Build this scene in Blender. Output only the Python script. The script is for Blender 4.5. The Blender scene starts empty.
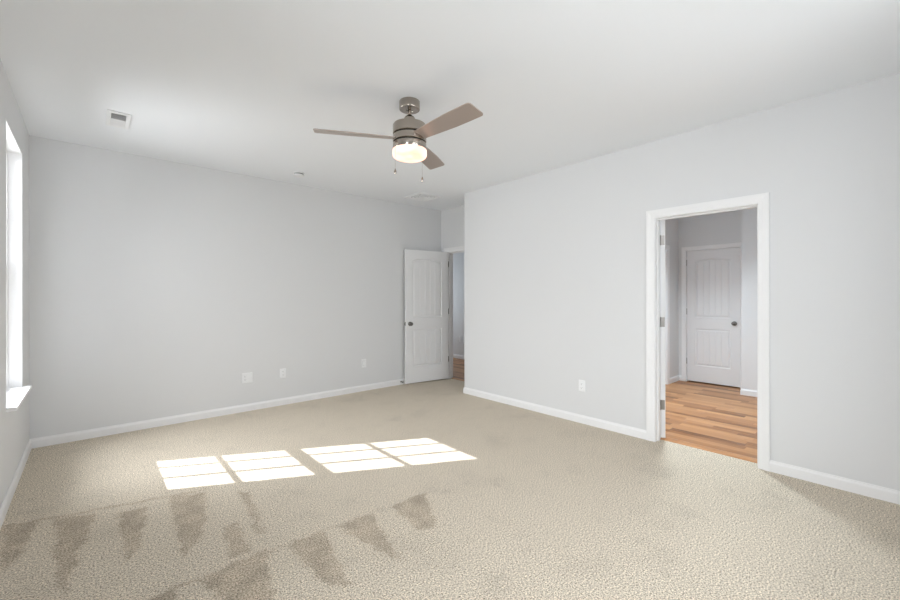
import bpy, bmesh, math, random
from mathutils import Vector, Matrix

random.seed(7)
PI = math.pi
SC = bpy.context.scene
COL = SC.collection

# ------------------------------------------------------------------ dimensions (metres)
H = 2.743                       # ceiling
XL, YA, XB, YE = -0.3965, 5.1026, 3.8595, 4.06   # left wall, far wall, right wall, end of right wall
YR = -0.30                      # rear wall, behind the camera
XD = 4.325                      # wall of the entry alcove
WT = 0.115                      # wall thickness
XBB = XB + WT

# ------------------------------------------------------------------ camera
cam = bpy.data.cameras.new('camera')
cam.sensor_fit = 'HORIZONTAL'; cam.sensor_width = 36.0
cam.lens = 406.68 / 900 * 36.0
cam.shift_y = -(300 - 297.09) / 900
cam.clip_start = 0.02
cam_o = bpy.data.objects.new('camera', cam)
COL.objects.link(cam_o)
yaw, roll = math.radians(48.476), math.radians(-0.0738)
F = Vector((math.cos(yaw), math.sin(yaw), 0)); R = Vector((math.sin(yaw), -math.cos(yaw), 0)); U = Vector((0, 0, 1))
R2 = math.cos(roll) * R + math.sin(roll) * U
U2 = math.cos(roll) * U - math.sin(roll) * R
m = Matrix(((R2.x, U2.x, -F.x, 0), (R2.y, U2.y, -F.y, 0), (R2.z, U2.z, -F.z, 1.3216), (0, 0, 0, 1)))
cam_o.matrix_world = m
SC.camera = cam_o

# ------------------------------------------------------------------ sky, sun, daylight and added fill lamps, exposure
SC.view_settings.view_transform = 'Standard'
SC.view_settings.look = 'None'
SC.view_settings.exposure = 0.11
SC.view_settings.gamma = 1.0
SC.view_settings.use_curve_mapping = False
SC.cycles.diffuse_bounces = 10
SC.cycles.max_bounces = 16
SC.cycles.transparent_max_bounces = 12
SC.cycles.sample_clamp_indirect = 4.0

w = bpy.data.worlds.new('sky'); SC.world = w; w.use_nodes = True
bg = w.node_tree.nodes['Background']
bg.inputs['Strength'].default_value = 1.5
_nt = w.node_tree
_tc = _nt.nodes.new('ShaderNodeTexCoord'); _sx = _nt.nodes.new('ShaderNodeSeparateXYZ'); _rp = _nt.nodes.new('ShaderNodeValToRGB')
_mr = _nt.nodes.new('ShaderNodeMapRange'); _mr.inputs['From Min'].default_value = -1
_nt.links.new(_tc.outputs['Generated'], _sx.inputs[0]); _nt.links.new(_sx.outputs['Z'], _mr.inputs['Value']); _nt.links.new(_mr.outputs[0], _rp.inputs['Fac'])
_rp.color_ramp.elements[0].position = 0.49; _rp.color_ramp.elements[0].color = (0.16, 0.17, 0.14, 1)      # ground
_rp.color_ramp.elements[1].position = 0.52; _rp.color_ramp.elements[1].color = (0.86, 0.93, 1.0, 1)       # bright hazy sky
_nt.links.new(_rp.outputs['Color'], bg.inputs['Color'])

sun = bpy.data.lights.new('sun', 'SUN'); sun.energy = 11.0; sun.angle = math.radians(0.3); sun.color = (0.97, 0.97, 1.0)
sun_o = bpy.data.objects.new('sun', sun); COL.objects.link(sun_o)
sun_dir = Vector((1.0, -0.522, -0.835)).normalized()
sun_o.rotation_euler = sun_dir.to_track_quat('-Z', 'Y').to_euler()
sun_o.location = (-3, 6, 4)


def area(name, loc, direction, sx, sy, power, color=(1, 1, 1)):
    l = bpy.data.lights.new(name, 'AREA'); l.shape = 'RECTANGLE'; l.size = sx; l.size_y = sy
    l.energy = power; l.color = color
    o = bpy.data.objects.new(name, l); COL.objects.link(o)
    o.location = loc
    o.rotation_euler = Vector(direction).to_track_quat('-Z', 'Y').to_euler()
    return o


DAY = (0.93, 0.965, 1.0)
area('daylight_window_far', (XL - 1.0, 4.50, 2.15), (1, -0.22, -0.52), 1.2, 1.7, 185, DAY)
area('near_fill_light', (XL - 0.60, 0.62, 1.75), (1, 0, -0.16), 1.0, 1.8, 82, DAY)  # added fill lamp outside the added near left window
area('rear_fill_light', (1.65, YR - 0.75, 1.85), (0.0, 1, -0.18), 2.2, 1.9, 86, DAY)  # added fill lamp behind the added rear windows
area('hall_fill_light', (5.3, 7.4, 1.35), (0, -1, -0.15), 0.9, 1.5, 13, (0.84, .93, 1))  # fill lamp added inside the hall, which has no window here
area('bathroom_fill_light', (5.0, 1.85, H - 0.01), (0, 0, -1), 0.3, 0.3, 38, (0.80, .92, 1)).data.spread = math.radians(120)  # unseen fill lamp added to brighten the bathroom, no fixture


# ------------------------------------------------------------------ materials
def mat(name, col, rough=0.5, metal=0.0, spec=0.5):
    mt = bpy.data.materials.new(name); mt.use_nodes = True
    b = mt.node_tree.nodes['Principled BSDF']
    b.inputs['Base Color'].default_value = (*col, 1)
    b.inputs['Roughness'].default_value = rough
    b.inputs['Metallic'].default_value = metal
    b.inputs['Specular IOR Level'].default_value = spec
    return mt


def N(nt, typ, **kw):
    n = nt.nodes.new(typ)
    for k, v in kw.items():
        setattr(n, k, v)
    return n


def painted(name, col, rough, bump=0.03, scale=260.0):
    """paint with a faint roller texture"""
    mt = mat(name, col, rough, 0, 0.3)
    nt = mt.node_tree; b = nt.nodes['Principled BSDF']
    tc = N(nt, 'ShaderNodeTexCoord')
    nz = N(nt, 'ShaderNodeTexNoise'); nz.inputs['Scale'].default_value = scale; nz.inputs['Detail'].default_value = 2
    bp = N(nt, 'ShaderNodeBump'); bp.inputs['Strength'].default_value = bump; bp.inputs['Distance'].default_value = 0.001
    nt.links.new(tc.outputs['Object'], nz.inputs['Vector'])
    nt.links.new(nz.outputs['Fac'], bp.inputs['Height'])
    nt.links.new(bp.outputs['Normal'], b.inputs['Normal'])
    return mt


M_WALL = painted('wall_paint', (0.704, 0.710, 0.717), 0.75)
M_CEIL = painted('ceiling_paint', (0.85, 0.872, 0.90), 0.9)
M_TRIM = painted('trim_paint', (0.83, 0.83, 0.835), 0.38, 0.01)
M_DOOR = painted('door_paint', (0.79, 0.79, 0.795), 0.42, 0.02, 120)
M_PLASTIC = mat('white_plastic', (0.83, 0.84, 0.85), 0.35)
M_VINYL = mat('window_vinyl', (0.86, 0.86, 0.86), 0.4)
M_DARK = mat('dark_slot', (0.03, 0.03, 0.03), 0.7)
M_DUCT = mat('duct_grey', (0.10, 0.10, 0.10), 0.6)
M_HINGE = mat('satin_nickel', (0.36, 0.34, 0.32), 0.38, 1.0)
M_KNOB = mat('knob_nickel', (0.20, 0.19, 0.18), 0.28, 1.0)
M_RUBBER = mat('rubber', (0.05, 0.05, 0.05), 0.8)
M_GROOVE = mat('dark_groove', (0.04, 0.037, 0.035), 0.6, 0.5)
M_BLADE = mat('blade_taupe', (0.44, 0.37, 0.33), 0.34, 0.4)


def nickel():
    mt = mat('brushed_nickel', (0.42, 0.375, 0.33), 0.3, 1.0)
    nt = mt.node_tree; b = nt.nodes['Principled BSDF']
    tc = N(nt, 'ShaderNodeTexCoord')
    mp = N(nt, 'ShaderNodeMapping'); mp.inputs['Scale'].default_value = (6, 6, 500)
    nz = N(nt, 'ShaderNodeTexNoise'); nz.inputs['Scale'].default_value = 3; nz.inputs['Detail'].default_value = 3
    mr = N(nt, 'ShaderNodeMapRange'); mr.inputs['To Min'].default_value = 0.10; mr.inputs['To Max'].default_value = 0.22
    nt.links.new(tc.outputs['Object'], mp.inputs['Vector']); nt.links.new(mp.outputs['Vector'], nz.inputs['Vector'])
    nt.links.new(nz.outputs['Fac'], mr.inputs['Value']); nt.links.new(mr.outputs['Result'], b.inputs['Roughness'])
    b.inputs['Anisotropic'].default_value = 0.0
    return mt


M_NICKEL = nickel()


def lamp_glass():
    mt = mat('lit_frosted_glass', (0.25, 0.22, 0.18), 0.3)
    nt = mt.node_tree; b = nt.nodes['Principled BSDF']
    tc = N(nt, 'ShaderNodeTexCoord')
    nz = N(nt, 'ShaderNodeTexNoise'); nz.inputs['Scale'].default_value = 9; nz.inputs['Detail'].default_value = 1
    rp = N(nt, 'ShaderNodeValToRGB')
    rp.color_ramp.elements[0].position = 0.38; rp.color_ramp.elements[0].color = (1.0, 0.51, 0.37, 1)
    rp.color_ramp.elements[1].position = 0.58; rp.color_ramp.elements[1].color = (1.0, 0.66, 0.56, 1)
    nt.links.new(tc.outputs['Object'], nz.inputs['Vector']); nt.links.new(nz.outputs['Fac'], rp.inputs['Fac'])
    nt.links.new(rp.outputs['Color'], b.inputs['Emission Color'])
    b.inputs['Emission Strength'].default_value = 1.45
    return mt


M_LAMP = lamp_glass()


def clear_glass():
    mt = bpy.data.materials.new('window_glass'); mt.use_nodes = True
    nt = mt.node_tree; nt.nodes.clear()
    out = N(nt, 'ShaderNodeOutputMaterial'); mix = N(nt, 'ShaderNodeMixShader')
    tr = N(nt, 'ShaderNodeBsdfTransparent'); gl = N(nt, 'ShaderNodeBsdfGlossy'); gl.inputs['Roughness'].default_value = 0.02
    mix.inputs[0].default_value = 0.04
    nt.links.new(tr.outputs[0], mix.inputs[1]); nt.links.new(gl.outputs[0], mix.inputs[2])
    nt.links.new(mix.outputs[0], out.inputs['Surface'])
    return mt


M_GLASS = clear_glass()


# carpet: fine cut pile with brushed vacuum strokes (pile lying the other way)
STROKES = [
    [(-0.18, 3.44), (0.035, 3.30), (-0.075, 2.45), (-0.13, 2.60)],
    [(0.109, 3.25), (0.284, 3.20), (0.215, 2.70), (0.117, 2.55)],
    [(0.382, 3.30), (0.597, 3.17), (0.48, 2.58), (0.336, 2.40)],
    [(0.744, 3.05), (0.832, 3.0), (0.735, 2.37), (0.69, 2.40)],
    [(0.36, 2.238), (0.715, 2.253), (0.603, 1.80), (0.45, 1.90)],
    [(0.771, 2.215), (1.002, 2.207), (0.90, 1.66), (0.80, 1.75)],
    [(1.05, 2.205), (1.297, 2.188), (1.18, 1.66), (1.13, 1.78)],
    [(1.421, 2.19), (1.714, 2.185), (1.50, 1.78), (1.38, 1.85)],
    [(-0.389, 3.49), (-0.207, 3.45), (-0.265, 2.97), (-0.33, 2.85)],
    [(0.10, 2.225), (0.30, 2.24), (0.28, 1.90), (0.06, 1.93)],
    [(0.20, 2.235), (1.40, 2.205), (1.40, 2.175), (0.20, 2.185)],
    [(0.56, 2.62), (0.66, 2.64), (0.64, 2.27), (0.52, 2.26)],
    [(-0.40, 3.50), (0.62, 3.23), (0.60, 3.19), (-0.40, 3.44)],
]


def carpet():
    mt = mat('carpet_pile', (0.5, 0.45, 0.37), 0.95, 0, 0.1)
    nt = mt.node_tree; b = nt.nodes['Principled BSDF']; L = nt.links.new
    geo = N(nt, 'ShaderNodeNewGeometry')

    def math_(op, a, c, clamp=False):
        n = N(nt, 'ShaderNodeMath', operation=op); n.use_clamp = clamp
        for i, v in enumerate((a, c)):
            if v is None: continue
            if isinstance(v, (int, float)): n.inputs[i].default_value = v
            else: L(v, n.inputs[i])
        return n.outputs[0]

    # wobble the stroke edges
    wz = N(nt, 'ShaderNodeTexNoise'); wz.inputs['Scale'].default_value = 11; wz.inputs['Detail'].default_value = 6; wz.inputs['Roughness'].default_value = 0.75
    L(geo.outputs['Position'], wz.inputs['Vector'])
    sub = N(nt, 'ShaderNodeVectorMath', operation='SUBTRACT'); sub.inputs[1].default_value = (0.5, 0.5, 0.5); L(wz.outputs['Color'], sub.inputs[0])
    scl = N(nt, 'ShaderNodeVectorMath', operation='SCALE'); scl.inputs['Scale'].default_value = 0.15; L(sub.outputs[0], scl.inputs[0])
    add = N(nt, 'ShaderNodeVectorMath', operation='ADD'); L(geo.outputs['Position'], add.inputs[0]); L(scl.outputs[0], add.inputs[1])
    P = add.outputs[0]
    total = None
    for poly in STROKES:
        cx = sum(p[0] for p in poly) / len(poly); cy = sum(p[1] for p in poly) / len(poly)
        d = None
        for i in range(len(poly)):
            a = Vector(poly[i]); c = Vector(poly[(i + 1) % len(poly)])
            e = (c - a).normalized(); n2 = Vector((-e.y, e.x))
            if n2.dot(Vector((cx, cy)) - a) < 0: n2 = -n2
            dt = N(nt, 'ShaderNodeVectorMath', operation='DOT_PRODUCT'); L(P, dt.inputs[0]); dt.inputs[1].default_value = (n2.x, n2.y, 0)
            s = math_('SUBTRACT', dt.outputs['Value'], n2.dot(a))
            d = s if d is None else math_('MINIMUM', d, s)
        total = d if total is None else math_('MAXIMUM', total, d)
    ms = N(nt, 'ShaderNodeMapRange', interpolation_type='SMOOTHSTEP'); L(total, ms.inputs['Value'])
    ms.inputs['From Min'].default_value = -0.004; ms.inputs['From Max'].default_value = 0.03
    # broad mottling
    n1 = N(nt, 'ShaderNodeTexNoise'); n1.inputs['Scale'].default_value = 2.6; n1.inputs['Detail'].default_value = 5; n1.inputs['Roughness'].default_value = 0.62
    L(geo.outputs['Position'], n1.inputs['Vector'])
    m1 = N(nt, 'ShaderNodeMapRange', interpolation_type='SMOOTHSTEP'); L(n1.outputs['Fac'], m1.inputs['Value'])
    m1.inputs['From Min'].default_value = 0.50; m1.inputs['From Max'].default_value = 0.72
    # tufts
    n2 = N(nt, 'ShaderNodeTexNoise'); n2.inputs['Scale'].default_value = 270; n2.inputs['Detail'].default_value = 3; n2.inputs['Roughness'].default_value = 0.8
    L(geo.outputs['Position'], n2.inputs['Vector'])
    n3 = N(nt, 'ShaderNodeTexNoise'); n3.inputs['Scale'].default_value = 125; n3.inputs['Detail'].default_value = 2; n3.inputs['Roughness'].default_value = 0.6
    L(geo.outputs['Position'], n3.inputs['Vector'])
    tuft = math_('ADD', math_('MULTIPLY', n2.outputs['Fac'], 0.5), math_('MULTIPLY', n3.outputs['Fac'], 0.5))
    m2 = N(nt, 'ShaderNodeMapRange'); L(tuft, m2.inputs['Value'])
    m2.inputs['From Min'].default_value = 0.38; m2.inputs['From Max'].default_value = 0.62
    m2.inputs['To Min'].default_value = 0.20; m2.inputs['To Max'].default_value = 1.70
    # brushed value = 1 - .26*strokes - .12*mottle
    n4 = N(nt, 'ShaderNodeTexNoise'); n4.inputs['Scale'].default_value = 9; n4.inputs['Detail'].default_value = 4
    L(geo.outputs['Position'], n4.inputs['Vector'])
    m4 = N(nt, 'ShaderNodeMapRange'); L(n4.outputs['Fac'], m4.inputs['Value'])
    m4.inputs['From Min'].default_value = 0.35; m4.inputs['From Max'].default_value = 0.65
    m4.inputs['To Min'].default_value = 0.12; m4.inputs['To Max'].default_value = 0.30
    k = math_('MULTIPLY', ms.outputs[0], m4.outputs[0])
    k2 = math_('MULTIPLY', m1.outputs[0], 0.11)
    n5 = N(nt, 'ShaderNodeTexNoise'); n5.inputs['Scale'].default_value = 8; n5.inputs['Detail'].default_value = 6; n5.inputs['Roughness'].default_value = 0.72
    L(geo.outputs['Position'], n5.inputs['Vector'])
    m5 = N(nt, 'ShaderNodeMapRange', interpolation_type='SMOOTHSTEP'); L(n5.outputs['Fac'], m5.inputs['Value'])
    m5.inputs['From Min'].default_value = 0.56; m5.inputs['From Max'].default_value = 0.72
    k2 = math_('ADD', k2, math_('MULTIPLY', m5.outputs[0], 0.15))
    v = math_('SUBTRACT', math_('SUBTRACT', 1.0, k), k2)
    v = math_('MULTIPLY', v, m2.outputs[0])
    hs = N(nt, 'ShaderNodeMix', data_type='RGBA', blend_type='MULTIPLY'); hs.inputs['Factor'].default_value = 1
    base = N(nt, 'ShaderNodeMix', data_type='RGBA'); L(ms.outputs[0], base.inputs['Factor'])
    base.inputs['A'].default_value = (0.61, 0.54, 0.44, 1); base.inputs['B'].default_value = (0.60, 0.51, 0.40, 1)
    cmb = N(nt, 'ShaderNodeCombineColor'); L(v, cmb.inputs[0]); L(v, cmb.inputs[1]); L(v, cmb.inputs[2])
    L(base.outputs['Result'], hs.inputs['A']); L(cmb.outputs[0], hs.inputs['B'])
    L(hs.outputs['Result'], b.inputs['Base Color'])
    bp = N(nt, 'ShaderNodeBump'); bp.inputs['Strength'].default_value = 0.35; bp.inputs['Distance'].default_value = 0.003
    L(n2.outputs['Fac'], bp.inputs['Height']); L(bp.outputs['Normal'], b.inputs['Normal'])
    return mt


M_CARPET = carpet()


def wood(name, tint=(1, 1, 1), strip=0.08):
    """narrow strip laminate, strips running along world Y"""
    mt = mat(name, (0.5, 0.3, 0.16), 0.36, 0, 0.4)
    nt = mt.node_tree; b = nt.nodes['Principled BSDF']; L = nt.links.new
    geo = N(nt, 'ShaderNodeNewGeometry')
    sx = N(nt, 'ShaderNodeSeparateXYZ'); L(geo.outputs['Position'], sx.inputs[0])

    def math_(op, a, c=None):
        n = N(nt, 'ShaderNodeMath', operation=op)
        for i, v in enumerate((a, c)):
            if v is None: continue
            if isinstance(v, (int, float)): n.inputs[i].default_value = v
            else: L(v, n.inputs[i])
        return n.outputs[0]
    u = math_('DIVIDE', sx.outputs['X'], strip)
    ci = math_('FLOOR', u)
    w1 = N(nt, 'ShaderNodeTexWhiteNoise', noise_dimensions='1D'); L(ci, w1.inputs['W'])
    yo = math_('MULTIPLY', w1.outputs['Value'], 3.7)
    v = math_('DIVIDE', math_('ADD', sx.outputs['Y'], yo), 0.62)
    ri = math_('FLOOR', v)
    cv = N(nt, 'ShaderNodeCombineXYZ'); L(ci, cv.inputs[0]); L(ri, cv.inputs[1])
    w2 = N(nt, 'ShaderNodeTexWhiteNoise', noise_dimensions='2D'); L(cv.outputs[0], w2.inputs['Vector'])
    # grain
    mp = N(nt, 'ShaderNodeMapping'); mp.inputs['Scale'].default_value = (55, 2.2, 1); L(geo.outputs['Position'], mp.inputs['Vector'])
    ad = N(nt, 'ShaderNodeVectorMath', operation='ADD'); L(mp.outputs[0], ad.inputs[0]); L(w2.outputs['Color'], ad.inputs[1])
    gz = N(nt, 'ShaderNodeTexNoise'); gz.inputs['Scale'].default_value = 1; gz.inputs['Detail'].default_value = 5; L(ad.outputs[0], gz.inputs['Vector'])
    t = math_('ADD', math_('MULTIPLY', w2.outputs['Value'], 0.62), math_('MULTIPLY', gz.outputs['Fac'], 0.6))
    rp = N(nt, 'ShaderNodeValToRGB'); cr = rp.color_ramp
    cr.elements[0].position = 0.22; cr.elements[0].color = (0.14 * tint[0], 0.054 * tint[1], 0.017 * tint[2], 1)
    cr.elements[1].position = 0.88; cr.elements[1].color = (0.50 * tint[0], 0.26 * tint[1], 0.115 * tint[2], 1)
    e = cr.elements.new(0.50); e.color = (0.34 * tint[0], 0.152 * tint[1], 0.06 * tint[2], 1)
    L(t, rp.inputs['Fac']); L(rp.outputs['Color'], b.inputs['Base Color'])
    return mt


M_WOOD = wood('strip_wood')
M_THRESH = wood('threshold_wood', (1.15, 1.15, 1.15), 0.3)


# ------------------------------------------------------------------ mesh helpers
def box(bm, x0, x1, y0, y1, z0, z1, M=None):
    vs = [Vector((x, y, z)) for z in (z0, z1) for y in (y0, y1) for x in (x0, x1)]
    if M is not None: vs = [M @ v for v in vs]
    v = [bm.verts.new(p) for p in vs]
    for f in ((0, 2, 3, 1), (4, 5, 7, 6), (0, 1, 5, 4), (2, 6, 7, 3), (0, 4, 6, 2), (1, 3, 7, 5)):
        bm.faces.new([v[i] for i in f])


def lathe(bm, prof, n=48, M=None, axis='Z'):
    """prof: (r, h) list; caps where r == 0"""
    rings = []
    for r, h in prof:
        if r < 1e-6:
            p = Vector((0, 0, h)); rings.append([bm.verts.new(M @ p if M else p)])
        else:
            ring = []
            for i in range(n):
                a = 2 * PI * i / n
                p = Vector((r * math.cos(a), r * math.sin(a), h))
                ring.append(bm.verts.new(M @ p if M else p))
            rings.append(ring)
    for a, c in zip(rings, rings[1:]):
        if len(a) == 1 and len(c) == 1: continue
        for i in range(n):
            j = (i + 1) % n
            if len(a) == 1: bm.faces.new((a[0], c[i], c[j]))
            elif len(c) == 1: bm.faces.new((a[i], c[0], a[j]))
            else: bm.faces.new((a[i], c[i], c[j], a[j]))


def sweep(bm, path, prof, to3, closed=False):
    """mitred sweep: path is 2-D, profile (offset to the left of travel, height)"""
    P = [Vector(p) for p in path]; n = len(P)
    rows = []
    for i in range(n):
        d0 = (P[i] - P[i - 1]).normalized() if (i > 0 or closed) else None
        d1 = (P[(i + 1) % n] - P[i]).normalized() if (i < n - 1 or closed) else None
        if d0 is None: d0 = d1
        if d1 is None: d1 = d0
        n0 = Vector((-d0.y, d0.x)); n1 = Vector((-d1.y, d1.x))
        mv = n0 + n1
        mv = mv / mv.dot(n0) if mv.length > 1e-6 else n0
        rows.append([bm.verts.new(to3((P[i] + mv * o).x, (P[i] + mv * o).y, h)) for o, h in prof])
    k = len(prof)
    rng = range(n) if closed else range(n - 1)
    for i in rng:
        a, c = rows[i], rows[(i + 1) % n]
        for j in range(k):
            q = (j + 1) % k
            bm.faces.new((a[j], c[j], c[q], a[q]))
    if not closed:
        bm.faces.new(rows[0][::-1]); bm.faces.new(rows[-1])


def link(name, bm, mt, parent=None, bevel=0.0, smooth=False, segs=2):
    bmesh.ops.recalc_face_normals(bm, faces=bm.faces)
    me = bpy.data.meshes.new(name); bm.to_mesh(me); bm.free()
    me.materials.append(mt)
    o = bpy.data.objects.new(name, me); COL.objects.link(o)
    if smooth:
        for p in me.polygons: p.use_smooth = True
        try:
            me.set_sharp_from_angle(angle=math.radians(35))
        except Exception:
            pass
    if bevel > 0:
        md = o.modifiers.new('bevel', 'BEVEL'); md.width = bevel; md.segments = segs; md.limit_method = 'ANGLE'
        md.angle_limit = math.radians(40)
    if parent is not None: o.parent = parent
    return o


def tag(o, label, cat, group=None, kind=None):
    o['label'] = label; o['category'] = cat
    if group: o['group'] = group
    if kind: o['kind'] = kind
    return o


def empty(name, loc, rz=0.0):
    e = bpy.data.objects.new(name, None); COL.objects.link(e)
    e.location = loc; e.rotation_euler = (0, 0, rz); e.empty_display_size = 0.1
    return e


def boxes_obj(name, lst, mt, parent=None, bevel=0.0):
    bm = bmesh.new()
    for b in lst: box(bm, *b)
    return link(name, bm, mt, parent, bevel)


def struct(o, label, cat):
    return tag(o, label, cat, None, 'structure')


# ------------------------------------------------------------------ room shell
XH = 5.95        # hall far wall
XK, YK = 6.985, 2.425   # bathroom: wall with the closed door, its left wall
XN, YN = 6.585, 1.50    # bathroom: nearer wall block on the right
struct(boxes_obj('floor', [(XL - 0.2, XB, YR - 0.2, YA + 0.1, -0.12, 0.0), (XB, 3.975, 0.74, 1.57, -0.12, 0.0),
                           (XB, 4.42, YE - 0.05, YA + 0.1, -0.12, 0.0)], M_CARPET),
       'beige cut pile carpet with vacuum strokes and window light', 'floor')
struct(boxes_obj('floor', [(3.975, XK + 0.2, -0.2, YK + 0.1, -0.12, 0.0)], M_WOOD),
       'narrow strip wood floor seen through the right doorway', 'floor')
struct(boxes_obj('floor', [(4.42, XH + 0.1, 2.6, 7.6, -0.12, 0.0)], M_WOOD),
       'small piece of wood floor in the hall behind the open door', 'floor')
struct(boxes_obj('ceiling', [(XL - 0.2, XK + 0.2, YR - 0.2, 7.6, H, H + 0.12)], M_CEIL), 'plain white ceiling over the room', 'ceiling')

# left wall with its window
WZ0, WZ1 = 0.60, 2.455
W1Y0, W1Y1 = 3.778, 4.615
W2Y0, W2Y1 = 0.20, 1.037
LX0, LX1 = XL - 0.165, XL
struct(boxes_obj('wall_left', [
    (LX0, LX1, YR - 0.16, W2Y0, 0, H), (LX0, LX1, W2Y1, W1Y0, 0, H), (LX0, LX1, W1Y1, YA + 0.12, 0, H),
    (LX0, LX1, W2Y0, W2Y1, 0, WZ0), (LX0, LX1, W2Y0, W2Y1, WZ1, H),
    (LX0, LX1, W1Y0, W1Y1, 0, WZ0), (LX0, LX1, W1Y0, W1Y1, WZ1, H)], M_WALL),
    'pale grey wall with the bright window at the left edge', 'wall')
struct(boxes_obj('wall_far', [(XL, XD + WT, YA, YA + WT, 0, H)], M_WALL), 'pale grey far wall with three outlet plates', 'wall')
# unseen wall added outside to keep direct sun off the nearer left window
struct(boxes_obj('wall_sun_block', [(-4.2, LX0, 1.85, 2.10, -0.1, 5.8)], M_WALL), 'unseen wall added outside to block sun from the near left window', 'wall')
# right wall with bathroom doorway
D1Y0, D1Y1, DH = 0.776, 1.534, 2.035
struct(boxes_obj('wall_right', [
    (XB, XBB, YR - 0.16, D1Y0 - 0.018, 0, H), (XB, XBB, D1Y1 + 0.018, YE, 0, H), (XB, XBB, D1Y0 - 0.018, D1Y1 + 0.018, DH + 0.018, H),
    (XBB, XD, YE - WT, YE, 0, H)], M_WALL), 'pale grey right wall around the wood floored doorway', 'wall')
# alcove wall with entry doorway
D2Y0, D2Y1 = 4.165, 4.945
struct(boxes_obj('wall_alcove', [
    (XD, XD + WT, YE - WT, D2Y0 - 0.018, 0, H), (XD, XD + WT, D2Y1 + 0.018, YA, 0, H), (XD, XD + WT, D2Y0 - 0.018, D2Y1 + 0.018, DH + 0.018, H),
    (XD, XD + WT, YA + WT, 7.6, 0, H), (XD, XD + WT, 2.6, YE - WT, 0, H)], M_WALL), 'grey wall above the open white door', 'wall')
# rear wall behind the camera; its twin window is added for light
RY0, RY1 = YR - 0.165, YR
struct(boxes_obj('wall_rear', [
    (XL, 0.90, RY0, RY1, 0, H), (2.80, XB, RY0, RY1, 0, H), (0.90, 2.80, RY0, RY1, 0, WZ0), (0.90, 2.80, RY0, RY1, WZ1, H),
    (1.80, 1.90, RY0, RY1, WZ0, WZ1)], M_WALL), 'pale grey rear wall with added twin windows', 'wall')
# bathroom
D3Y0, D3Y1 = 1.607, 2.312
struct(boxes_obj('wall_bathroom_far', [
    (XK, XK + WT, YN - WT, D3Y0 - 0.014, 0, H), (XK, XK + WT, D3Y1 + 0.014, YK + WT, 0, H), (XK, XK + WT, D3Y0 - 0.014, D3Y1 + 0.014, DH + 0.014, H)], M_WALL),
    'shaded grey wall around the closed door beyond the right doorway', 'wall')
D4X0, D4X1 = 5.80, 6.515
struct(boxes_obj('wall_bathroom_left', [
    (XBB, D4X0 - 0.014, YK, YK + WT, 0, H), (D4X1 + 0.014, XK, YK, YK + WT, 0, H), (D4X0 - 0.014, D4X1 + 0.014, YK, YK + WT, DH + 0.014, H)], M_WALL),
    'narrow shaded grey wall left of the closed door beyond', 'wall')
struct(boxes_obj('wall_bathroom_right', [(XN, XK, 0.5, YN, 0, H)], M_WALL), 'grey wall strip right of the closed door beyond', 'wall')
struct(boxes_obj('wall_bathroom_near', [(XBB, XN, 0.5 - WT, 0.5, 0, H)], M_WALL), 'grey wall on the near side of the room beyond', 'wall')
struct(boxes_obj('wall_light_stop', [(XK + 0.13, XK + 0.19, YN - WT, YK + 0.1, -0.1, H), (D4X0 - 0.1, D4X1 + 0.1, YK + 0.13, YK + 0.19, -0.1, H)], M_WALL), 'unseen wall added behind the closed doors to stop light leaks', 'wall')  # unseen panels added to keep stray light out of the door gaps
# hall
struct(boxes_obj('wall_hall_far', [(XH, XH + WT, 2.6, 7.6, 0, H)], M_WALL), 'grey hall wall seen beside the open white door', 'wall')
struct(boxes_obj('wall_hall_end', [(XD + WT, XH, 7.5, 7.6, 0, H)], M_WALL), 'grey end wall of the hall', 'wall')

# ------------------------------------------------------------------ baseboards
BP = [(0, 0), (0.0135, 0), (0.0135, 0.060), (0.0115, 0.068), (0.0065, 0.075), (0.005, 0.084), (0, 0.084)]
to_floor = lambda x, y, h: Vector((x, y, h))


def baseboard(name, paths, label):
    bm = bmesh.new()
    for p in paths: sweep(bm, p, BP, to_floor)
    return struct(link(name, bm, M_TRIM), label, 'baseboard')


CW = 0.072   # casing width
baseboard('baseboard_left', [[(XL, YA), (XL, YR)]], 'white baseboard below the bright window')
baseboard('baseboard_far', [[(XD, YA), (XL, YA)]], 'white baseboard along the far wall under the outlets')
baseboard('baseboard_right', [[(XB, YR), (XB, D1Y0 - 0.003 - CW)], [(XB, D1Y1 + 0.003 + CW), (XB, YE), (XD - 0.018, YE)]],
          'white baseboard along the right wall either side of the doorway')
baseboard('baseboard_rear', [[(XL, YR), (XB, YR)]], 'white baseboard along the rear wall')
baseboard('baseboard_bathroom', [[(XK, D3Y1 + 0.003 + 0.06), (XK, YK), (D4X1 + 0.063, YK)], [(D4X0 - 0.063, YK), (XBB, YK)],
                                 [(XN, 0.5), (XN, YN), (XK - 0.02, YN)]],
          'white baseboard around the wood floor beyond the right doorway')
baseboard('baseboard_hall', [[(XH, 2.6), (XH, 7.5)]], 'white baseboard on the hall wall behind the open door')

# ------------------------------------------------------------------ door frames
CP = [(0, 0), (0, 0.009), (0.008, 0.012), (0.020, 0.012), (0.030, 0.0125), (0.050, 0.017), (0.062, 0.0185), (CW, 0.0185), (CW, 0)]


def casing_bm(bm, to3, a0, a1, z1, flip, wid=CW, z0=0.0):
    """around an opening a0..a1 wide and z1 high, in (along, up) coordinates"""
    s = wid / CW
    prof = [(o * s, h) for o, h in CP]
    path = [(a0, z0), (a0, z1), (a1, z1), (a1, z0)]   # travelling up the low side, left is outward
    sweep(bm, path, prof, to3)


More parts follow.
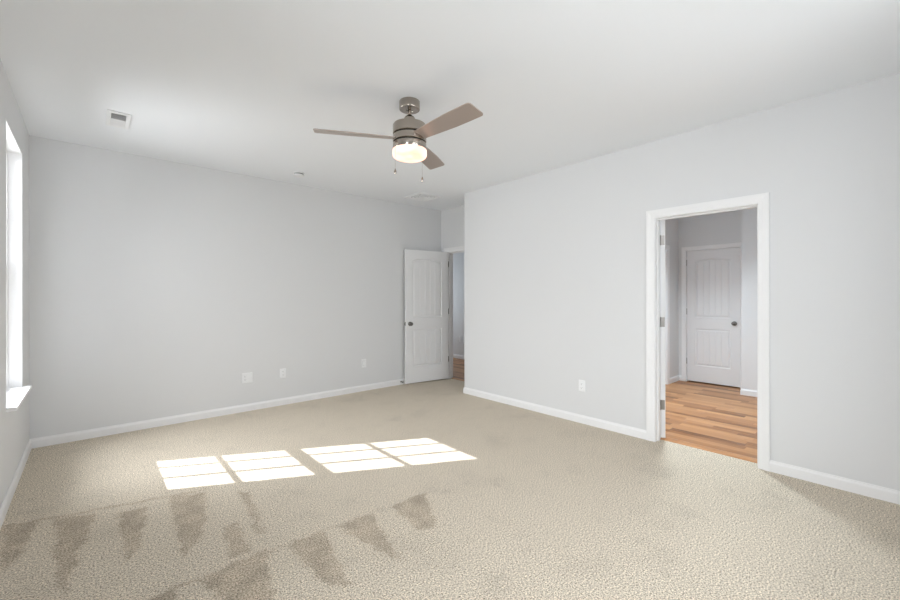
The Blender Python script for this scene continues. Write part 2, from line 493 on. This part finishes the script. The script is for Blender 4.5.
def frame_x(name, xa, xb, y0, y1, zt, label, stop_x, faces=(True, True), wid=CW):
    """door frame in a wall of constant x between xa and xb"""
    bm = bmesh.new()
    t = 0.018
    box(bm, xa, xb, y0 - t, y0, 0, zt + t); box(bm, xa, xb, y1, y1 + t, 0, zt + t); box(bm, xa, xb, y0, y1, zt, zt + t)
    # stop
    box(bm, stop_x, stop_x + 0.032, y0, y0 + 0.011, 0, zt); box(bm, stop_x, stop_x + 0.032, y1 - 0.011, y1, 0, zt)
    box(bm, stop_x, stop_x + 0.032, y0 + 0.011, y1 - 0.011, zt - 0.011, zt)
    if faces[0]: casing_bm(bm, lambda a, z, h: Vector((xa - h, a, z)), y0 - 0.003, y1 + 0.003, zt + 0.003, False, wid)
    if faces[1]: casing_bm(bm, lambda a, z, h: Vector((xb + h, a, z)), y0 - 0.003, y1 + 0.003, zt + 0.003, False, wid)
    return struct(link(name, bm, M_TRIM), label, 'door frame')


trim1 = frame_x('trim_1', XB, XBB, D1Y0, D1Y1, DH, 'wide white frame of the doorway to the wood floored room', XBB - 0.075)
trim2 = frame_x('trim_2', XD, XD + WT, D2Y0, D2Y1, DH, 'white door frame at the open door in the alcove', XD + 0.042)
trim3 = frame_x('trim_3', XK, XK + WT, D3Y0, D3Y1, DH, 'white frame of the closed door beyond the right doorway', XK + 0.05, (True, False), 0.06)


def frame_y(name, ya, yb, x0, x1, zt, label):
    bm = bmesh.new(); t = 0.014
    box(bm, x0 - t, x0, ya, yb, 0, zt + t); box(bm, x1, x1 + t, ya, yb, 0, zt + t); box(bm, x0, x1, ya, yb, zt, zt + t)
    casing_bm(bm, lambda a, z, h: Vector((a, ya - h, z)), x0 - 0.003, x1 + 0.003, zt + 0.003, False, 0.06)
    return struct(link(name, bm, M_TRIM), label, 'door frame')


trim4 = frame_y('trim_4', YK, YK + WT, D4X0, D4X1, DH, 'white door frame on the narrow side wall beyond the doorway')

# thresholds
bm = bmesh.new()
sweep(bm, [(0, D1Y0), (0, D1Y1)], [(-0.05, 0), (-0.045, 0.006), (-0.02, 0.010), (0.02, 0.010), (0.045, 0.006), (0.05, 0)],
      lambda x, y, h: Vector((4.010 + x, y, h)))
struct(link('trim_5', bm, M_THRESH), 'light wood threshold strip where carpet meets the wood floor', 'threshold')
bm = bmesh.new()
sweep(bm, [(0, D2Y0), (0, D2Y1)], [(-0.03, 0), (-0.02, 0.007), (0.02, 0.007), (0.03, 0)],
      lambda x, y, h: Vector((4.425 + x, y, h)))
struct(link('trim_6', bm, M_WOOD), 'thin wood threshold strip below the open door in the alcove', 'threshold')


# ------------------------------------------------------------------ doors
def panel_face(bm, W, Hh, panels, yf, sgn):
    """one moulded face in the plane y = yf, outward direction sgn*y. panels: (x0,x1,z0,z1,arch)"""
    def V(x, z, d): return bm.verts.new((x, yf - sgn * d, z))
    outline = [V(0, 0, 0), V(W, 0, 0), V(W, Hh, 0), V(0, Hh, 0)]
    edges = [bm.edges.new((outline[i], outline[(i + 1) % 4])) for i in range(4)]
    for (x0, x1, z0, z1, arch) in panels:
        def loop(ins, d):
            a, b_, c = x0 + ins, x1 - ins, z0 + ins
            pts = [(a, c), (b_, c)]
            n = 12
            for i in range(n + 1):
                t = i / n
                x = b_ + (a - b_) * t
                s = 2 * t - 1
                pts.append((x, z1 - ins - arch + arch * (1 - s * s) if arch else z1 - ins))
            return [V(x, z, d) for x, z in pts], pts
        prof = [(0, 0), (0.003, 0.007), (0.009, 0.0115), (0.019, 0.0115), (0.034, 0.004), (0.038, 0.0035)]
        loops = [loop(i, d)[0] for i, d in prof]
        n = len(loops[0])
        edges += [bm.edges.new((loops[0][i], loops[0][(i + 1) % n])) for i in range(n)]
        for A, B in zip(loops, loops[1:]):
            for i in range(n):
                j = (i + 1) % n
                bm.faces.new((A[i], A[j], B[j], B[i]))
        # planked field with V grooves
        ins, dz = 0.038, 0.0035
        a, b_ = x0 + ins, x1 - ins
        gx = [(a, 0)]
        k = 5
        for i in range(1, k):
            g = a + (b_ - a) * i / k
            gx += [(g - 0.006, 0), (g, 0.0065), (g + 0.006, 0)]
        gx.append((b_, 0))

        def top(x):
            s = 2 * (x - a) / (b_ - a) - 1
            return z1 - ins - arch + arch * (1 - s * s) if arch else z1 - ins
        low = [V(x, z0 + ins, dz + g) for x, g in gx]; up = [V(x, top(x), dz + g) for x, g in gx]
        for i in range(len(gx) - 1):
            bm.faces.new((low[i], low[i + 1], up[i + 1], up[i]))
    bmesh.ops.triangle_fill(bm, use_beauty=True, use_dissolve=False, edges=edges)
    return outline


def door_mesh(W, Hh, T=0.035):
    """x 0..W from the hinge side, y 0..T, z 0..Hh"""
    bm = bmesh.new()
    st = 0.118
    pans = [(st, W - st, 0.245, 0.815, 0.0), (st, W - st, 0.985, Hh - 0.125, 0.035)]
    o1 = panel_face(bm, W, Hh, pans, 0.0, -1)
    o2 = panel_face(bm, W, Hh, pans, T, 1)
    for i in range(4):
        j = (i + 1) % 4
        bm.faces.new((o1[i], o1[j], o2[j], o2[i]))
    box(bm, 0.03, W - 0.03, 0.0125, T - 0.0125, 0.03, Hh - 0.03)
    return bm


def knob_bm(M):
    bm = bmesh.new()
    lathe(bm, [(0, 0), (0.031, 0), (0.033, 0.003), (0.031, 0.008), (0.016, 0.011), (0.011, 0.016), (0.011, 0.026), (0.017, 0.031), (0.025, 0.037),
               (0.028, 0.046), (0.026, 0.055), (0.018, 0.061), (0, 0.063)], 32, M)
    return bm


def hinge_obj(parent, M):
    """leaf plate on the door edge (local: x thickness, y leaf width, z height) with a barrel"""
    bm = bmesh.new()
    box(bm, -0.0015, 0.002, 0.0, 0.030, -0.0445, 0.0445, M)
    lathe(bm, [(0, -0.047), (0.0045, -0.047), (0.006, -0.0445), (0.006, 0.0445), (0.0045, 0.047), (0, 0.047)], 14, M @ Matrix.Translation((-0.002, -0.006, 0)))
    return link('hinge', bm, M_HINGE, parent, 0, True)


def make_door(name, W, Hh, loc, rz, label, knob_z=0.915, hinge_face='front', knobs=(True, True), latch=True):
    """origin at the hinge pin; door extends along local +x; front face y=0 looks to local -y"""
    T = 0.035
    o = link(name, door_mesh(W, Hh), M_DOOR)
    o.location = loc; o.rotation_euler = (0, 0, rz)
    struct(o, label, 'door')
    xk = W - 0.07
    if knobs[0]:
        k = link('door_knob', knob_bm(Matrix.Translation((xk, 0, knob_z)) @ Matrix.Rotation(PI / 2, 4, 'X')), M_KNOB, o, 0, True)
    if knobs[1]:
        k = link('door_knob', knob_bm(Matrix.Translation((xk, T, knob_z)) @ Matrix.Rotation(-PI / 2, 4, 'X')), M_KNOB, o, 0, True)
    if latch:
        bm = bmesh.new()
        box(bm, W - 0.001, W + 0.0015, T / 2 - 0.0127, T / 2 + 0.0127, knob_z - 0.029, knob_z + 0.029)
        box(bm, W, W + 0.010, T / 2 - 0.008, T / 2 + 0.008, knob_z - 0.010, knob_z + 0.010)
        link('latch_plate', bm, M_KNOB, o, 0.0005)
    for z in (0.305, 1.075, 1.835):
        if hinge_face == 'front':
            Mh = Matrix.Translation((0, 0, z))
        else:
            Mh = Matrix.Translation((0, T, z)) @ Matrix.Diagonal((1, -1, 1, 1))
        hinge_obj(o, Mh)
    return o


# entry door, swung open 98 degrees in front of the far wall: hinge edge at the alcove wall, camera sees its hall side (local y=0)
# local +x points to about -X world
ang = math.radians(180 - 7.4)
d1 = make_door('door_1', 0.765, 2.022, (4.312, 4.946, 0.018), ang,
               'open white panelled door folded back beside the far wall', hinge_face='front', knob_z=0.90)
# rotated by ~180 degrees local -y becomes world +y; the visible side is local y = T (0.035 towards the camera)

# bathroom door, swung into the bathroom and hidden but for its hinge edge
th = math.radians(118)
d2 = make_door('door_2', 0.745, 2.022, (XBB + 0.006, D1Y1 - 0.002, 0.012), math.atan2(-math.cos(th), math.sin(th)),
               'white door edge with hinges inside the left jamb of the right doorway', hinge_face='back')
# local +x along the open door; local -y side ends up towards the doorway
d2.location = (XBB + 0.006 + 0.035 * math.sin(math.atan2(-math.cos(th), math.sin(th))), D1Y1 - 0.002 - 0.035 * math.cos(math.atan2(-math.cos(th), math.sin(th))), 0.012)

# closed door beyond (hinges left in the picture = high y); local +x points to -Y world
d3 = make_door('door_3', D3Y1 - D3Y0 - 0.008, 2.012, (XK + 0.012, D3Y1 - 0.004, 0.018), -PI / 2,
               'closed white panelled door with dark knob beyond the right doorway', hinge_face='front', knobs=(True, False))
# closed door in the bathroom's side wall
d4 = make_door('door_4', D4X1 - D4X0 - 0.008, 2.018, (D4X0 + 0.004, YK + 0.07, 0.012), 0.0,
               'sliver of closed door in the narrow side wall beyond the doorway', knobs=(True, False), latch=False)

# jamb leaves of the hinges on the bathroom door frame
for z in (0.317, 1.087, 1.847):
    boxes_obj('hinge_leaf', [(XBB - 0.031, XBB, D1Y1 - 0.0025, D1Y1 + 0.001, z - 0.0445, z + 0.0445)], M_HINGE, trim1, 0.0006)
for z in (0.323, 1.093, 1.853):
    boxes_obj('hinge_leaf', [(XD, XD + 0.031, D2Y1 - 0.0025, D2Y1 + 0.001, z - 0.0445, z + 0.0445)], M_HINGE, trim2, 0.0006)
boxes_obj('strike_plate', [(XBB - 0.034, XBB - 0.006, D1Y0 - 0.001, D1Y0 + 0.0015, 0.90, 0.96)], M_HINGE, trim1)


# ------------------------------------------------------------------ windows
def window(name, M, w, label):
    """local: x along the wall 0..w, y outwards (0 = wall face of the room), z up"""
    root = empty(name, M.to_translation())
    root.matrix_world = M
    struct(root, label, 'window')
    z0, z1 = WZ0 + 0.025, WZ1

    def L(nm, bm, mt, par=root, bevel=0.0):
        return link(nm, bm, mt, par, bevel)
    # jamb liner (reveal) and vinyl frame
    D = 0.22
    bm = bmesh.new()
    box(bm, -0.001, 0.012, 0, 0.115, WZ0, z1); box(bm, w - 0.012, w + 0.001, 0, 0.115, WZ0, z1); box(bm, 0.012, w - 0.012, 0, 0.115, z1 - 0.012, z1 + 0.001)
    L('reveal', bm, M_TRIM)
    fz0, fz1, fx0, fx1 = z0, z1 - 0.012, 0.012, w - 0.012
    bm = bmesh.new()
    f = 0.022
    for (a, b_, c, d) in ((fx0, fx0 + f, fz0, fz1), (fx1 - f, fx1, fz0, fz1)): box(bm, a, b_, 0.076, 0.125, c, d)
    box(bm, fx0 + f, fx1 - f, 0.076, 0.125, fz1 - 0.016, fz1); box(bm, fx0 + f, fx1 - f, 0.076, 0.125, fz0, fz0 + 0.022)
    L('window_frame', bm, M_VINYL, root, 0.002)
    gx0, gx1 = fx0 + f + 0.026, fx1 - f - 0.026
    # exterior trim around the opening
    bm = bmesh.new()
    box(bm, -0.001, gx0, 0.125, D, WZ0, z1); box(bm, gx1, w + 0.001, 0.125, D, WZ0, z1)
    L('outer_trim', bm, M_VINYL, root, 0.002)
    # lower sash (inner plane), upper sash (outer plane): glass z ranges
    for nm, yp, ga, gb, ra, rb in (('lower_sash', 0.088, z0 + 0.055, 1.459, z0 + 0.022, 1.508), ('upper_sash', 0.110, 1.562, 2.411, 1.508, fz1 - 0.016)):
        bm = bmesh.new()
        ya, yb = yp - 0.010, yp + 0.010
        box(bm, fx0 + f, gx0, ya, yb, ra, rb); box(bm, gx1, fx1 - f, ya, yb, ra, rb)
        box(bm, gx0, gx1, ya, yb, ra, ga); box(bm, gx0, gx1, ya, yb, gb, rb)
        s = L(nm, bm, M_VINYL, root, 0.0015)
        bm = bmesh.new()
        gw = (gx1 - gx0) / 3
        for i in (1, 2): box(bm, gx0 + gw * i - 0.013, gx0 + gw * i + 0.013, yp - 0.006, yp + 0.004, ga, gb)
        zm = (ga + gb) / 2
        for i in range(3):
            a = gx0 + gw * i + (0.013 if i else 0); b_ = gx0 + gw * (i + 1) - (0.013 if i < 2 else 0)
            box(bm, a, b_, yp - 0.006, yp + 0.004, zm - 0.015, zm + 0.015)
        L('muntins', bm, M_VINYL, s)
        bm = bmesh.new()
        box(bm, gx0, gx1, yp + 0.0045, yp + 0.0075, ga, gb)
        L('glass_pane', bm, M_GLASS, s)
    # stool (inside sill) with eased nose and short horns
    bm = bmesh.new()
    box(bm, -0.012, w + 0.028, -0.050, 0.0, WZ0, WZ0 + 0.025); box(bm, 0.0, w, 0.0, 0.125, WZ0, WZ0 + 0.025)
    L('windowsill', bm, M_TRIM, root, 0.004)
    bm = bmesh.new()
    box(bm, 0.0, w, 0.125, D + 0.02, WZ0 - 0.02, WZ0 + 0.01)
    L('outer_sill', bm, M_VINYL, root, 0.002)
    return root


# left-wall windows: local +x = world +Y ... local +y = world -X
ML = lambda y0: Matrix(((0, -1, 0, XL), (1, 0, 0, y0), (0, 0, 1, 0), (0, 0, 0, 1)))
window('window_1', ML(W1Y0), W1Y1 - W1Y0, 'tall white framed window at the left edge with sunlit sill')
window('added_window_2', ML(W2Y0), W2Y1 - W2Y0, 'added unseen window in the left wall beside the rear corner')  # unseen window added to bring light onto the right wall
MR = lambda x1: Matrix(((-1, 0, 0, x1), (0, -1, 0, YR), (0, 0, 1, 0), (0, 0, 0, 1)))
window('added_window_3', MR(1.80), 0.90, 'added unseen rear window nearer the left wall')  # unseen rear window added to light the room
window('added_window_4', MR(2.80), 0.90, 'added unseen rear window nearer the right wall')  # its twin, likewise unseen and added for light


# ------------------------------------------------------------------ ceiling fan
FX, FY = 1.742, 2.408
fan = tag(empty('ceiling_fan', (FX, FY, H)), 'brushed nickel three blade ceiling fan with a lit round light', 'ceiling fan')
bm = bmesh.new()
lathe(bm, [(0, 0), (0.073, 0), (0.075, -0.003), (0.075, -0.055), (0.072, -0.060), (0.026, -0.062), (0.024, -0.058), (0, -0.058)], 64)
link('canopy', bm, M_NICKEL, fan, 0, True)
bm = bmesh.new()
lathe(bm, [(0, -0.055), (0.0125, -0.055), (0.0125, -0.145), (0, -0.145)], 32)
link('downrod', bm, M_NICKEL, fan, 0, True)
bm = bmesh.new()
lathe(bm, [(0, -0.100), (0.018, -0.100), (0.022, -0.106), (0.034, -0.113), (0.040, -0.122), (0.041, -0.135), (0.041, -0.185), (0, -0.185)], 48)
link('coupling', bm, M_NICKEL, fan, 0, True)
RM = 0.121
bm = bmesh.new()   # upper drum
lathe(bm, [(0, -0.168), (RM - 0.012, -0.168), (RM - 0.004, -0.171), (RM, -0.178), (RM, -0.238), (RM - 0.003, -0.241), (0, -0.241)], 72)
link('upper_housing', bm, M_NICKEL, fan, 0, True)
bm = bmesh.new()   # shadow gaps between the drums
lathe(bm, [(0, -0.240), (RM - 0.012, -0.240), (RM - 0.012, -0.312), (0, -0.312)], 64)
link('motor_core', bm, M_GROOVE, fan, 0, True)
bm = bmesh.new()   # middle drum, turns with the blades
lathe(bm, [(RM - 0.02, -0.250), (RM - 0.003, -0.250), (RM, -0.253), (RM, -0.294), (RM - 0.003, -0.297), (RM - 0.02, -0.297)], 72)
link('middle_housing', bm, M_NICKEL, fan, 0, True)
bm = bmesh.new()   # lower drum carrying the light
lathe(bm, [(0, -0.306), (RM - 0.003, -0.306), (RM, -0.309), (RM, -0.352), (RM - 0.002, -0.356), (0, -0.356)], 72)
link('light_housing', bm, M_NICKEL, fan, 0, True)
bm = bmesh.new()
pr = [(0, -0.354), (RM + 0.001, -0.354), (RM + 0.003, -0.358), (RM + 0.003, -0.388)]
for i in range(1, 9):
    a = PI / 2 * i / 8
    pr.append((RM + 0.003 - 0.024 * (1 - math.cos(a)), -0.388 - 0.022 * math.sin(a)))
pr += [(0.06, -0.412), (0, -0.413)]
lathe(bm, pr, 72)
link('light_shade', bm, M_LAMP, fan, 0, True)


def blade_mesh():
    """blade along +x from the hub, flat in xy, rounded tip"""
    bm = bmesh.new()
    half = []
    x0, x1 = 0.095, 0.664
    w0, w1 = 0.050, 0.072
    r = 0.022
    pts = [(x0, w0)]
    for i in range(1, 5):
        t = i / 5; pts.append((x0 + (x1 - r - x0) * t, w0 + (w1 - w0) * min(1, t * 1.6)))
    pts.append((x1 - r, w1))
    for i in range(1, 7):
        a = PI / 2 * (1 - i / 6); pts.append((x1 - r + r * math.cos(a), w1 - r + r * math.sin(a)))
    full = pts + [(x, -y) for x, y in reversed(pts)]
    t = 0.0035
    top = [bm.verts.new((x, y, t)) for x, y in full]; bot = [bm.verts.new((x, y, -t)) for x, y in full]
    bm.faces.new(top); bm.faces.new(bot[::-1])
    n = len(full)
    for i in range(n):
        j = (i + 1) % n
        bm.faces.new((top[i], bot[i], bot[j], top[j]))
    return bm


bl0 = None
for a in (152.0, 272.0, 32.5):
    if bl0 is None:
        bl0 = link('blade', blade_mesh(), M_BLADE, fan, 0.0012)
        b = bl0
    else:
        b = bl0.copy(); COL.objects.link(b)
    b.parent = fan
    b.matrix_local = Matrix.Translation((0, 0, -0.273)) @ Matrix.Rotation(math.radians(a), 4, 'Z') @ Matrix.Rotation(math.radians(-12.5), 4, 'X')


def pull_chain(x, y, z0, z1):
    bm = bmesh.new()
    n = int((z0 - z1) / 0.006)
    for i in range(n):
        z = z0 - (i + 0.5) * (z0 - z1) / n
        lathe(bm, [(0, z + 0.0018), (0.0009, z + 0.001), (0.0009, z - 0.001), (0, z - 0.0018)], 6, Matrix.Translation((x, y, 0)))
    lathe(bm, [(0, z0), (0.0005, z0), (0.0005, z1), (0, z1)], 5, Matrix.Translation((x, y, 0)))
    c = link('pull_chain', bm, M_NICKEL, fan)
    bm = bmesh.new()
    lathe(bm, [(0, z1 + 0.002), (0.003, z1), (0.004, z1 - 0.006), (0.0085, z1 - 0.020), (0.0095, z1 - 0.028), (0.007, z1 - 0.036), (0, z1 - 0.039)], 20, Matrix.Translation((x, y, 0)))
    link('pull_knob', bm, M_NICKEL, c, 0, True)
    bm = bmesh.new()
    return c


pull_chain(-0.128, -0.004, -0.345, -0.515)
pull_chain(0.127, 0.015, -0.345, -0.520)

# ------------------------------------------------------------------ things on the ceiling
# smoke detector
sd = tag(empty('smoke_detector', (1.79, 4.628, H)), 'small round white smoke detector on the ceiling before the far wall', 'smoke detector')
bm = bmesh.new(); lathe(bm, [(0, 0), (0.066, 0), (0.067, -0.003), (0.066, -0.010), (0.060, -0.011), (0, -0.011)], 48); link('base', bm, M_PLASTIC, sd, 0, True)
bm = bmesh.new(); lathe(bm, [(0, -0.010), (0.052, -0.010), (0.052, -0.024), (0, -0.024)], 40); link('sensor_gap', bm, M_DUCT, sd, 0, True)
bm = bmesh.new(); lathe(bm, [(0, -0.022), (0.062, -0.022), (0.063, -0.025), (0.060, -0.034), (0.045, -0.042), (0.015, -0.044), (0, -0.044)], 48); link('cover', bm, M_PLASTIC, sd, 0, True)

# supply register with two louvre banks (near bank open towards the room, far bank turned away)
vx, vy = 0.171, 4.187
vr = tag(empty('ceiling_register', (vx, vy, H)), 'white rectangular ceiling register with one dark louvre bank', 'air vent')
hx, hy = 0.074, 0.178
ix, iy = 0.046, 0.139
fr = [(-hx, hx, -hy, -iy, -0.007, 0), (-hx, hx, iy, hy, -0.007, 0), (-hx, -ix, -iy, iy, -0.007, 0), (ix, hx, -iy, iy, -0.007, 0), (-ix, ix, -0.006, 0.006, -0.007, 0)]
boxes_obj('frame', fr, M_PLASTIC, vr, 0.002)
boxes_obj('duct_opening', [(-ix, ix, -iy, iy, -0.0008, 0)], M_DUCT, vr)
for sgn in (-1, 1):
    bm = bmesh.new()
    for i in range(9):
        y = sgn * (0.013 + i * 0.0148)
        Mx = Matrix.Translation((0, y, -0.0042)) @ Matrix.Rotation(math.radians(-38 if sgn > 0 else 50), 4, 'X')
        box(bm, -ix, ix, -0.0055 if sgn > 0 else -0.0035, 0.0055 if sgn > 0 else 0.0035, -0.0005, 0.0005, Mx)
    link('louvre_bank', bm, M_PLASTIC, vr)

# square diffuser near the alcove
dx, dy = 3.535, 4.568
df = tag(empty('ceiling_diffuser', (dx, dy, H)), 'flat square white ceiling grille near the alcove', 'air vent')
bm = bmesh.new()
S = 0.19
sq = lambda s: [(-s, -s), (s, -s), (s, s), (-s, s)]
sweep(bm, sq(S), [(0, 0), (0, -0.008), (0.006, -0.012), (0.030, -0.012), (0.034, -0.001), (0.034, 0)], lambda x, y, h: Vector((x, y, h)), True)
link('frame', bm, M_PLASTIC, df)
boxes_obj('duct_opening', [(-0.155, 0.155, -0.155, 0.155, -0.001, 0)], mat('grille_back', (0.12, 0.12, 0.12), 0.8), df)
for s in (0.146, 0.112, 0.078, 0.046):
    bm = bmesh.new()
    sweep(bm, sq(s), [(0, -0.002), (0.003, -0.012), (0.021, -0.005), (0.021, -0.003)], lambda x, y, h: Vector((x, y, h)), True)
    link('vane', bm, M_PLASTIC, df)
boxes_obj('centre_plate', [(-0.02, 0.02, -0.02, 0.02, -0.006, -0.001)], M_PLASTIC, df, 0.001)


# ------------------------------------------------------------------ outlet plates
def plate(name, loc, rz, label, w, h, kind):
    """local: x along the wall, -y out of the wall, z up"""
    r = tag(empty(name, loc, rz), label, 'wall outlet', 'outlet plates low on the walls')
    bm = bmesh.new()
    a, c, t = w / 2, h / 2, 0.0065
    lo = [bm.verts.new((x, 0, z)) for x, z in ((-a, -c), (a, -c), (a, c), (-a, c))]
    md = [bm.verts.new((x, -0.003, z)) for x, z in ((-a, -c), (a, -c), (a, c), (-a, c))]
    e = 0.005
    up = [bm.verts.new((x, -t, z)) for x, z in ((-a + e, -c + e), (a - e, -c + e), (a - e, c - e), (-a + e, c - e))]
    for p, q in ((lo, md), (md, up)):
        for i in range(4): bm.faces.new((p[i], p[(i + 1) % 4], q[(i + 1) % 4], q[i]))
    bm.faces.new(up); bm.faces.new(lo[::-1])
    link('cover_plate', bm, M_PLASTIC, r)

    def duplex(cx):
        for zc in (-0.0195, 0.0195):
            bm = bmesh.new()
            pts = []
            for i in range(24):
                an = 2 * PI * i / 24
                pts.append((cx + max(-0.0135, min(0.0135, 0.0172 * math.cos(an))), zc + max(-0.0140, min(0.0140, 0.0172 * math.sin(an)))))
            A = [bm.verts.new((x, -t + 0.0005, z)) for x, z in pts]; B = [bm.verts.new((x, -t - 0.002, z)) for x, z in pts]
            for i in range(24): bm.faces.new((A[i], A[(i + 1) % 24], B[(i + 1) % 24], B[i]))
            bm.faces.new(B)
            f = link('receptacle', bm, M_PLASTIC, r)
            boxes_obj('slots', [(cx - 0.0075, cx - 0.0055, -t - 0.0024, -t - 0.0016, zc - 0.002, zc + 0.007), (cx + 0.0055, cx + 0.0075, -t - 0.0024, -t - 0.0016, zc - 0.001, zc + 0.007),
                                (cx - 0.002, cx + 0.002, -t - 0.0024, -t - 0.0016, zc - 0.010, zc - 0.006)], M_DARK, f)
        bm = bmesh.new()
        lathe(bm, [(0, 0), (0.003, 0), (0.0028, 0.0012), (0, 0.0014)], 12, Matrix.Translation((cx, -t, 0)) @ Matrix.Rotation(PI / 2, 4, 'X'))
        link('screw', bm, M_PLASTIC, r, 0, True)
    if kind == 'duplex': duplex(0)
    elif kind == 'double':
        duplex(-0.023)
        bm = bmesh.new()
        lathe(bm, [(0, 0), (0.007, 0), (0.0065, 0.003), (0.0045, 0.003), (0.0045, 0.009), (0, 0.009)], 16, Matrix.Translation((0.023, -t, 0)) @ Matrix.Rotation(PI / 2, 4, 'X'))
        link('cable_jack', bm, M_PLASTIC, r, 0, True)
    elif kind == 'rocker':
        bm = bmesh.new()
        box(bm, -0.0168, 0.0168, -t - 0.003, -t + 0.001, -0.0335, 0.0335)
        link('insert', bm, M_PLASTIC, r, 0.0012)
        boxes_obj('insert_gap', [(-0.0182, 0.0182, -t - 0.0003, -t + 0.0005, -0.035, 0.035)], M_DUCT, r)
    return r


plate('outlet_plate', (1.367, YA, 0.386), 0, 'wide double outlet plate low on the far wall', 0.116, 0.118, 'double')
plate('outlet_plate', (1.773, YA, 0.388), 0, 'single outlet plate just right of the wide plate on the far wall', 0.074, 0.118, 'duplex')
plate('outlet_plate', (2.891, YA, 0.39), 0, 'plain rocker style plate on the far wall near the open door', 0.074, 0.118, 'rocker')
plate('outlet_plate', (XB, 2.274, 0.391), -PI / 2, 'single outlet plate on the right wall left of the doorway', 0.074, 0.118, 'duplex')
plate('outlet_plate', (XH, 6.378, 0.423), -PI / 2, 'small outlet plate on the hall wall behind the open door', 0.074, 0.118, 'duplex')

# rubber tipped door stop on the far baseboard behind the open door
ds = tag(empty('door_stop', (3.515, YA - 0.0135, 0.045)), 'tiny dark door stop on the baseboard by the open door', 'door stop')
Mx = Matrix.Rotation(PI / 2, 4, 'X')
bm = bmesh.new(); lathe(bm, [(0, 0), (0.011, 0), (0.011, 0.004), (0.005, 0.006), (0.005, 0.040), (0, 0.040)], 16, Mx); link('post', bm, M_KNOB, ds, 0, True)
bm = bmesh.new(); lathe(bm, [(0, 0.038), (0.008, 0.038), (0.009, 0.046), (0.007, 0.052), (0, 0.053)], 16, Mx); link('rubber_tip', bm, M_RUBBER, ds, 0, True)
